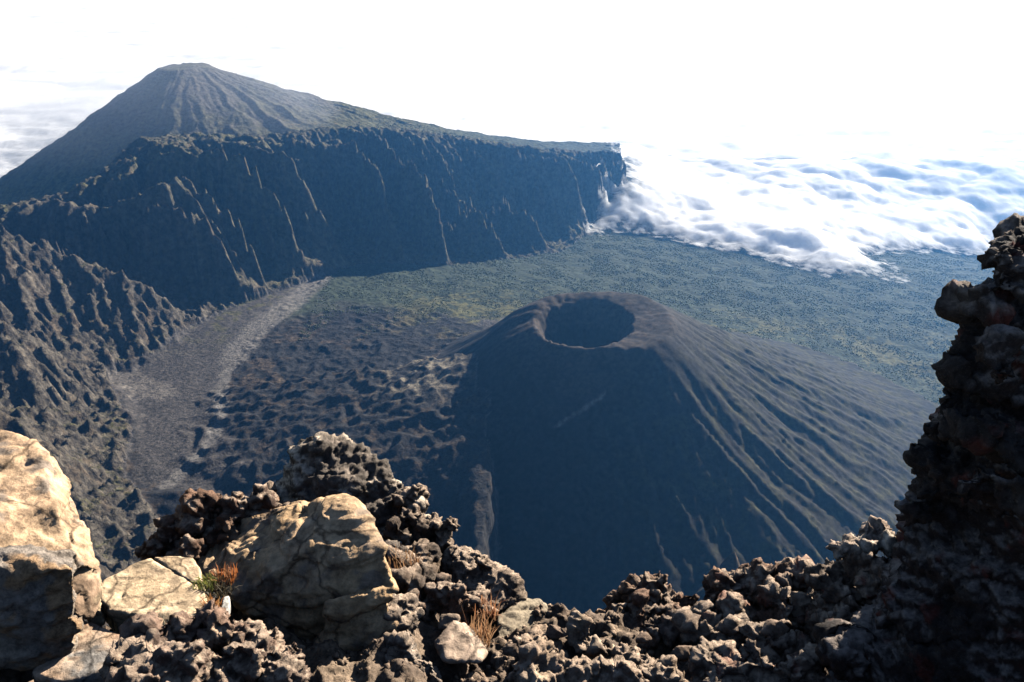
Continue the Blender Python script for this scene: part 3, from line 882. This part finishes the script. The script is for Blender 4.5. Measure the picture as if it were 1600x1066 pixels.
# peak of the outcrop
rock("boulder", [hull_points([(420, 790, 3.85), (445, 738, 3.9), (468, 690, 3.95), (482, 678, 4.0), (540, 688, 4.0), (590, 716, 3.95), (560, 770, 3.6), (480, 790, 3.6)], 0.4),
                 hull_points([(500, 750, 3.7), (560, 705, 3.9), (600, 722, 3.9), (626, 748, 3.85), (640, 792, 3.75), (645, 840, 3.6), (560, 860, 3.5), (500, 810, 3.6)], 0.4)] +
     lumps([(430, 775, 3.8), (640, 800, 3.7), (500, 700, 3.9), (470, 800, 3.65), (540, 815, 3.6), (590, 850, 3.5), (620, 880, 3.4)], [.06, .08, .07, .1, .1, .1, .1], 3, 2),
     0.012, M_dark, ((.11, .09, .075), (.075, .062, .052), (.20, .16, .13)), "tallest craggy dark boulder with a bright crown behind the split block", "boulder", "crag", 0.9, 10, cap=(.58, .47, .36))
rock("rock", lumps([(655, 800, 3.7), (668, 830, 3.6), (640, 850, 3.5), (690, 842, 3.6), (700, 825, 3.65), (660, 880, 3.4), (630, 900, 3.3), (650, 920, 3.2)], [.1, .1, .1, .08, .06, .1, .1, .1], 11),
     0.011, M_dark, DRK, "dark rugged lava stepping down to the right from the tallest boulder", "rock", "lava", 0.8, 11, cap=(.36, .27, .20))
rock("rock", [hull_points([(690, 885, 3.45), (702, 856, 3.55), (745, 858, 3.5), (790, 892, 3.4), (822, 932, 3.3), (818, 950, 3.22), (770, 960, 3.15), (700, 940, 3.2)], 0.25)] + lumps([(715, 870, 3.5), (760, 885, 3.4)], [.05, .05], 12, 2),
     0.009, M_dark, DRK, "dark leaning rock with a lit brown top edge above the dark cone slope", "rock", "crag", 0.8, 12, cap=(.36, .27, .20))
rock("rock", [hull_points([(815, 938, 3.28), (850, 946, 3.3), (884, 976, 3.25), (892, 1004, 3.15), (850, 1035, 2.95), (775, 1015, 2.95), (780, 965, 3.15)], 0.3)],
     0.009, M_soil, ((.27, .22, .155), (.22, .18, .13), (.33, .27, .19)), "smooth sloping sandy rock at the lip of the drop", "rock", "block", 0.6, 13)
rock("rock", [hull_points([(680, 1004, 2.74), (708, 966, 2.86), (728, 975, 2.88), (762, 1022, 2.72), (748, 1034, 2.66), (692, 1032, 2.64)], 0.16)],
     0.007, M_block, ((.36, .27, .20), (.30, .22, .165), (.42, .32, .24)), "loose pale triangular stone resting on the rubble", "rock", "block", 0.5, 14)
rock("rock", [hull_points([(684, 984, 2.86), (690, 962, 2.92), (716, 964, 2.92), (712, 985, 2.86)], 0.1)],
     0.006, M_block, ((.26, .19, .14), (.2, .15, .11), (.3, .22, .17)), "small brown stone tucked behind the loose triangular stone", "rock", "block", 0.4, 15)
rock("rock", lumps([(665, 945, 3.05), (700, 930, 3.1), (725, 945, 3.05)], [.08, .08, .07], 16),
     0.009, M_lavar, LAVC, "reddish brown crumbly rock below the dark leaning rock", "rock", "lava", 0.6, 16, cap=(.36, .27, .20), red=0.15)
rock("rock", lumps([(610, 950, 2.85), (630, 990, 2.8), (640, 1030, 2.65), (625, 1070, 2.55), (660, 1060, 2.6)], [.08, .08, .08, .09, .07], 17),
     0.009, M_lavar, ((.20, .155, .12), (.13, .10, .08), (.30, .26, .22)), "crumbly grey lava along the right foot of the split block", "rock", "lava", 0.6, 17, cap=(.36, .27, .20))
# bottom left lava
rock("rock", lumps([(215, 1050, 2.22), (245, 1010, 2.34), (290, 1000, 2.38), (335, 985, 2.42), (372, 985, 2.45), (410, 1015, 2.38), (450, 1040, 2.32), (300, 1050, 2.2), (370, 1050, 2.22), (430, 1075, 2.2), (250, 1080, 2.1)], [.10, .09, .09, .08, .08, .08, .07, .12, .12, .1, .12], 18),
     0.009, M_lavar, ((.22, .14, .10), (.13, .09, .07), (.40, .28, .19)), "rough reddish lava rock along the bottom edge before the cream slab", "rock", "lava", 0.75, 18, cap=(.36, .27, .20), red=0.12)
# right side
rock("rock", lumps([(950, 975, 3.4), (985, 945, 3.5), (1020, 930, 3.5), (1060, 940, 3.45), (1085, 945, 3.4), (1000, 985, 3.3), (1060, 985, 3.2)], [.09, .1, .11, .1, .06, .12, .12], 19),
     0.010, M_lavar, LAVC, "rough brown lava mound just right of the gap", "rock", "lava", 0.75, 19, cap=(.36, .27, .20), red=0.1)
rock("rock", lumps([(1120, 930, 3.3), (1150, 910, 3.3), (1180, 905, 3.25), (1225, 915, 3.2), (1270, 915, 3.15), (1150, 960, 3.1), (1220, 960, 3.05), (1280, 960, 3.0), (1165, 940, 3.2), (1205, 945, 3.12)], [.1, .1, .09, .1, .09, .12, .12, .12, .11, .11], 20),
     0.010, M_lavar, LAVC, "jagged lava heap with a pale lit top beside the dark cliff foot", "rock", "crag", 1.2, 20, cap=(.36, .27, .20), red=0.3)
rock("rock", lumps([(1330, 858, 3.0), (1362, 845, 3.0), (1388, 850, 2.95)], [.07, .075, .06], 21),
     0.008, M_lavar, ((.42, .32, .25), (.30, .21, .16), (.46, .38, .30)), "pale rounded lump perched at the foot of the dark cliff", "rock", "lava", 0.6, 21)
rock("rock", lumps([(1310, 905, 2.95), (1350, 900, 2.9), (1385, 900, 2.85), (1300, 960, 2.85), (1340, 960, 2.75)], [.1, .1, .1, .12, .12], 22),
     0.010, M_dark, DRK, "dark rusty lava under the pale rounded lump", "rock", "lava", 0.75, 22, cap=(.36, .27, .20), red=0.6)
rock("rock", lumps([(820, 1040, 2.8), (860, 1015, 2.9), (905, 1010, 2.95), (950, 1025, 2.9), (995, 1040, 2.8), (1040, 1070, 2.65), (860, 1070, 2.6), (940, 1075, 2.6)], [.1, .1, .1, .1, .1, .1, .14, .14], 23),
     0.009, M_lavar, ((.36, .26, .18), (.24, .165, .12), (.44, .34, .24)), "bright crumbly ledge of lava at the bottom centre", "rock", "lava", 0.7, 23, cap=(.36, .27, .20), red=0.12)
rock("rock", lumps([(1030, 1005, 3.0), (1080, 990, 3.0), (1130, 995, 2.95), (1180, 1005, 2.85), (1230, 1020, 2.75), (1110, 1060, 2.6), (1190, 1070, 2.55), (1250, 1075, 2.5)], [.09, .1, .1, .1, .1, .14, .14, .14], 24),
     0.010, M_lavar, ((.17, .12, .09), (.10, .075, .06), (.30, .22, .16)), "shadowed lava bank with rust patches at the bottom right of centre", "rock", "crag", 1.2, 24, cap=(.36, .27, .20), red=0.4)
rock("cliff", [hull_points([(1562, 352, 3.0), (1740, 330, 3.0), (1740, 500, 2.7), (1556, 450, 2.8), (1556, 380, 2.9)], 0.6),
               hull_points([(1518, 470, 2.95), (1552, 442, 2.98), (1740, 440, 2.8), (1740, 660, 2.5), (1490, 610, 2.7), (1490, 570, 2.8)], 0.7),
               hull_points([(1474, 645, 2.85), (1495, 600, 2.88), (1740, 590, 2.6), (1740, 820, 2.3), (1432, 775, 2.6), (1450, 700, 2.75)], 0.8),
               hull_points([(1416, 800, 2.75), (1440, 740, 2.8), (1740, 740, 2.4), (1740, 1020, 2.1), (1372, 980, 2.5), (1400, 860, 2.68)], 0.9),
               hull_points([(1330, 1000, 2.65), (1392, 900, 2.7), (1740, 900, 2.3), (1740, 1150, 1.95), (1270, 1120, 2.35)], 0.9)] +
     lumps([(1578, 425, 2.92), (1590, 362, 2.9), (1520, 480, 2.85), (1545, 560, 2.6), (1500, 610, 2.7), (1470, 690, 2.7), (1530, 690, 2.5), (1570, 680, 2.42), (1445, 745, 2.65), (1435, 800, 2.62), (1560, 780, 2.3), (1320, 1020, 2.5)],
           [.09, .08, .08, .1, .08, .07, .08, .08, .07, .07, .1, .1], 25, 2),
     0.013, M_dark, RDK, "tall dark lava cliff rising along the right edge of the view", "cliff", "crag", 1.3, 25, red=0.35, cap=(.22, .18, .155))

# loose angular stones lodged among the lava
rs_ = np.random.RandomState(77)
for k, (u, v, y, sz) in enumerate([(870, 985, 2.95, .05), (935, 1012, 2.86, .06), (1008, 1000, 2.92, .045), (1062, 1018, 2.8, .06), (1140, 985, 2.88, .05), (1212, 985, 2.8, .055),
                                   (800, 1020, 2.72, .04), (905, 1055, 2.62, .055), (985, 1055, 2.62, .05), (560, 1058, 2.6, .045), (655, 1050, 2.62, .04), (690, 905, 3.22, .05), (1250, 935, 2.95, .05)]):
    q = rs_.normal(size=(9, 3)); q /= np.linalg.norm(q, axis=1)[:, None]
    rock("stone", [np.array(P(u, v, y)) + q * sz * np.array([1.25, 0.9, 0.75])], 0.006, M_block if k % 2 else M_dark, ((.24, .165, .115), (.17, .12, .09), (.34, .26, .19)),
         "small angular brown stone lodged in the lava rubble", "stone", "block", 0.35, 60 + k, "loose stones in the rubble")

# ledge the rocks sit on, dropping away at its lip
lc = [P(150, 1010, 2.3), P(330, 1010, 2.45), P(650, 1010, 2.7), P(780, 1050, 2.65), P(700, 950, 3.05), P(610, 900, 3.4), P(1000, 1040, 2.85), P(1200, 1030, 2.8),
      P(860, 1020, 3.1), P(240, 905, 2.95), P(1400, 1040, 2.5), P(1600, 1000, 2.4), P(0, 1050, 2.2), (0, 0.2, -1.75), (-1.5, 0, -1.6), (1.5, 0, -1.5), (0, -3, -1.2), (-3, 1, -1.8), (3, 1, -1.4)]
ya = np.r_[np.linspace(-4, 1.7, 60), np.arange(1.72, 4.3, 0.014), 4.3 + np.geomspace(0.03, 45, 60)]
xa = np.r_[-np.geomspace(70, 2.3, 50), np.arange(-2.26, 2.26, 0.014), np.geomspace(2.3, 70, 50)]
gx_, gy_ = np.meshgrid(xa, ya)
lz = tps(lc, np.clip(gx_, -3.5, 3.5), np.minimum(gy_, 4.5), 0.3)
yed = np.interp(gx_, [-5, -1.6, -1.0, -0.6, -0.1, 0.25, 0.8, 1.6, 5], [2.6, 2.85, 3.35, 3.8, 3.5, 3.2, 3.45, 3.3, 3.2]) + 0.12 * fbm2(gx_ * 2, gy_ * 0, 500, 3)
lz = lz - (0.02 + 0.05 * smooth(-1.2, -0.9, gx_) + 0.16 * smooth(-0.5, -0.2, gx_)) * smooth(0.8, 2.2, gy_) - 0.06 * smooth(0.2, 0.6, gx_) * smooth(0.8, 2.2, gy_) - 1.9 * np.maximum(gy_ - yed, 0) - 0.9 * np.maximum(np.abs(gx_) - 3.5, 0)
pts_ = np.c_[gx_.ravel(), gy_.ravel(), lz.ravel()]
_, e1 = worley3(pts_, 9, 501); w0, _ = worley3(pts_, 16, 503)
lz = lz + (0.02 * (0.5 - w0).reshape(lz.shape) + 0.045 * fbm2(gx_ * 5, gy_ * 5, 505, 6, 0.6) + 0.05 * (ridged2(gx_ * 4, gy_ * 4, 509, 5) - 0.8)) * smooth(12, 4, gy_)
tn = fbm3(pts_, 3.0, 507, 4); tm = fbm3(pts_, 9.0, 508, 3)
lt = np.array([[.11, .078, .058]]) + (np.array([[.22, .16, .11]]) - np.array([[.11, .078, .058]])) * np.clip(0.5 + tn, 0, 1)[:, None]
lt = lt * (1 + 0.4 * tm[:, None])
q_ = (np.arange(gx_.shape[0] - 1)[:, None] * gx_.shape[1] + np.arange(gx_.shape[1] - 1)[None, :]).ravel()
LF = np.stack([q_, q_ + 1, q_ + gx_.shape[1] + 1, q_ + gx_.shape[1]], 1)
ledge = mesh_np("rock_ground", np.c_[gx_.ravel(), gy_.ravel(), lz.ravel()], LF, M_soil, np.clip(lt, .02, .6))
tag(ledge, "brown crumbling ledge under the foreground rocks", "ground", "structure")


# grit lying on the ledge
gn = 5000
gu, gv = rng.uniform(-1.9, 1.7, gn), rng.uniform(1.9, 3.6, gn)
gi = np.searchsorted(ya, gv).clip(0, len(ya) - 1); gj = np.searchsorted(xa, gu).clip(0, len(xa) - 1)
gz_ = lz[gi, gj]; gs = 0.004 + 0.014 * rng.rand(gn) ** 3
GV = IV[None] * (1 + 0.3 * rng.randn(gn, len(IV), 1)) * gs[:, None, None] + np.stack([gu, gv, gz_ + gs * 0.3], 1)[:, None, :]
GF = (IF[None] + (np.arange(gn) * len(IV))[:, None, None]).reshape(-1, 3)
grit = mesh_np("gravel", GV.reshape(-1, 3), GF, M_soil, np.repeat(np.array([[.24, .17, .12]]) * rng.uniform(0.5, 1.6, (gn, 1)), len(IV), 0), False)
tag(grit, "fine brown gravel scattered over the rock ledge", "gravel", "stuff")


# tufts of mountain grass between the stones
def blade_material(name):
    m, nt, b = new_mat(name)
    at = nt.nodes.new("ShaderNodeAttribute"); at.attribute_name = "tint"
    nt.links.new(at.outputs["Color"], b.inputs["Base Color"])
    b.inputs["Roughness"].default_value = 0.7
    tl = nt.nodes.new("ShaderNodeBsdfTranslucent"); nt.links.new(at.outputs["Color"], tl.inputs[0])
    ms = nt.nodes.new("ShaderNodeMixShader"); ms.inputs[0].default_value = 0.4
    out = [n for n in nt.nodes if n.type == 'OUTPUT_MATERIAL'][0]
    nt.links.new(b.outputs[0], ms.inputs[1]); nt.links.new(tl.outputs[0], ms.inputs[2]); nt.links.new(ms.outputs[0], out.inputs[0])
    return m


M_blade = blade_material("grass_blade")


def tuft(name, base, n, ln, spread, ca, cb, label, cat="grass tuft", seed=0, width=0.0035, foot=0.03, group=None):
    rs = np.random.RandomState(seed); V, F, T_ = [], [], []
    b0_ = np.array(base)
    for i in range(n):
        a = rs.rand() * 2 * math.pi; tilt = abs(rs.normal(0, spread)); L = ln * rs.uniform(0.5, 1.1)
        d = np.array([math.cos(a), math.sin(a), 0]); side = np.array([-d[1], d[0], 0])
        p0 = b0_ + np.array([np.clip(rs.normal(0, foot), -1.3 * foot, 1.3 * foot), np.clip(rs.normal(0, foot), -1.3 * foot, 1.3 * foot), -0.01])
        col = np.array(ca) + (np.array(cb) - np.array(ca)) * rs.rand()
        k0 = len(V)
        for k in range(4):
            f = k / 3
            p = p0 + d * (math.sin(tilt * (0.5 + 0.7 * f)) * L * f) + np.array([0, 0, math.cos(tilt * (0.4 + 0.8 * f)) * L * f])
            w = width * (1 - 0.85 * f)
            V += [p - side * w, p + side * w]; T_ += [col * (0.7 + 0.6 * f)] * 2
        for k in range(3):
            F.append((k0 + 2 * k, k0 + 2 * k + 1, k0 + 2 * k + 3, k0 + 2 * k + 2))
    o = mesh_np(name, np.array(V), np.array(F), M_blade, np.clip(np.array(T_), 0.01, .8))
    return tag(o, label, cat, None, group)


RED1, RED2 = (.42, .13, .035), (.40, .24, .10)
tuft("grass_tuft", P(331, 950, 2.6), 110, .06, .6, RED1, RED2, "short orange red grass tuft at the right edge of the cream slab", seed=1, foot=.022)
tuft("grass_tuft", P(352, 902, 2.8), 100, .065, .5, RED1, (.30, .16, .08), "taller rust red grass tuft between the split block and the cream slab", seed=2, foot=.03)
tuft("moss_cushion", P(322, 912, 2.75), 200, .035, .8, (.10, .13, .03), (.28, .27, .06), "small yellow green cushion plant left of the rust red grass", "plant", seed=3, foot=.03)
tuft("grass_tuft", P(345, 925, 2.72), 110, .06, .8, (.05, .045, .03), (.12, .09, .05), "dark withered tuft in the shade of the split block", seed=4, foot=.03)
tuft("dry_plant", P(248, 990, 2.42), 90, .075, .7, (.22, .21, .16), (.38, .36, .28), "grey twiggy dry plant on the front edge of the cream slab", "plant", seed=5, width=.0018, foot=.025)
tuft("dry_plant", P(266, 988, 2.42), 5, .11, .15, (.20, .13, .07), (.25, .17, .10), "thin upright brown stem beside the grey twiggy plant", "plant", seed=6, width=.0022, foot=.006)
tuft("grass_tuft", P(748, 1000, 2.85), 120, .13, .4, (.36, .17, .08), (.45, .28, .15), "dry reddish grass tuft behind the loose triangular stone", seed=7, foot=.035)
tuft("grass_tuft", P(632, 885, 3.25), 110, .10, .5, (.25, .12, .06), (.34, .20, .10), "brown dry grass tuft right of the split block top", seed=8, foot=.05)
tuft("grass_tuft", P(760, 955, 3.05), 60, .09, .6, (.40, .16, .07), (.42, .24, .13), "sparse red grass below the dark leaning rock", seed=9, foot=.04)
rock("stone", [slab([(346, 955), (350, 935), (357, 932), (358, 950), (352, 960)], -2.40, 0.03)], 0.004, M_block, ((.58, .55, .50), (.54, .51, .47), (.48, .46, .42)),
     "tiny white stone flake beside the orange grass tuft", "stone", "block", 0.1, 40)
rock("stone", [slab([(330, 985), (345, 976), (362, 978), (358, 992), (338, 994)], -2.42, 0.05)], 0.005, M_block, PALE,
     "small yellowish stone in front of the orange grass tuft", "stone", "block", 0.3, 41)


# ------------------------------------------------------------------ haze: one box of even air round the scene, far clouds beyond it
BX, BYA, BYB, BZT = 4400.0, -14.0, 5612.0, 3.0
hb = ZMIN - 1.0
hv = np.array([(-BX, BYA, hb), (BX, BYA, hb), (BX, BYB, hb), (-BX, BYB, hb), (-BX, BYA, BZT), (BX, BYA, BZT), (BX, BYB, BZT), (-BX, BYB, BZT)])
hf = np.array([(0, 3, 2, 1), (4, 5, 6, 7), (0, 1, 5, 4), (1, 2, 6, 5), (2, 3, 7, 6), (3, 0, 4, 7)])
hm = bpy.data.materials.new("haze_air"); hm.use_nodes = True
hn = hm.node_tree; hn.nodes.clear()
ho = hn.nodes.new("ShaderNodeOutputMaterial"); hp = hn.nodes.new("ShaderNodeVolumePrincipled")
hp.inputs["Color"].default_value = (0.13, 0.43, 1.0, 1); hp.inputs["Density"].default_value = 0.000042; hp.inputs["Anisotropy"].default_value = 0.62
hn.links.new(hp.outputs[0], ho.inputs["Volume"])
haze = mesh_np("haze", hv, hf, hm, None, False)
tag(haze, "pale blue haze filling the air above the valley and plain", "haze", "stuff")

# thin mist volume added for the white glare round the far summit
vb = bmesh.new(); bmesh.ops.create_icosphere(vb, subdivisions=4, radius=1.0)
vv = np.array([v.co[:] for v in vb.verts]); vf = np.array([[l.index for l in f.verts] for f in vb.faces]); vb.free()
vc = np.array(P(215, 232, 4050))
vv = vv * (1 + 0.25 * fbm3(vv, 1.5, 700, 3))[:, None] * np.array([1000, 480, 470]) + vc
vm = bpy.data.materials.new("glare_mist_air"); vm.use_nodes = True
vn = vm.node_tree; vn.nodes.clear()
vo_ = vn.nodes.new("ShaderNodeOutputMaterial"); vp = vn.nodes.new("ShaderNodeVolumePrincipled")
vp.inputs["Color"].default_value = (0.80, 0.88, 1.0, 1); vp.inputs["Density"].default_value = 0.00040; vp.inputs["Anisotropy"].default_value = 0.5
vn.links.new(vp.outputs[0], vo_.inputs["Volume"])
veil = mesh_np("glare_mist", vv, vf, vm)
tag(veil, "added thin mist lightening the shaded side of the far summit", "mist", "stuff")
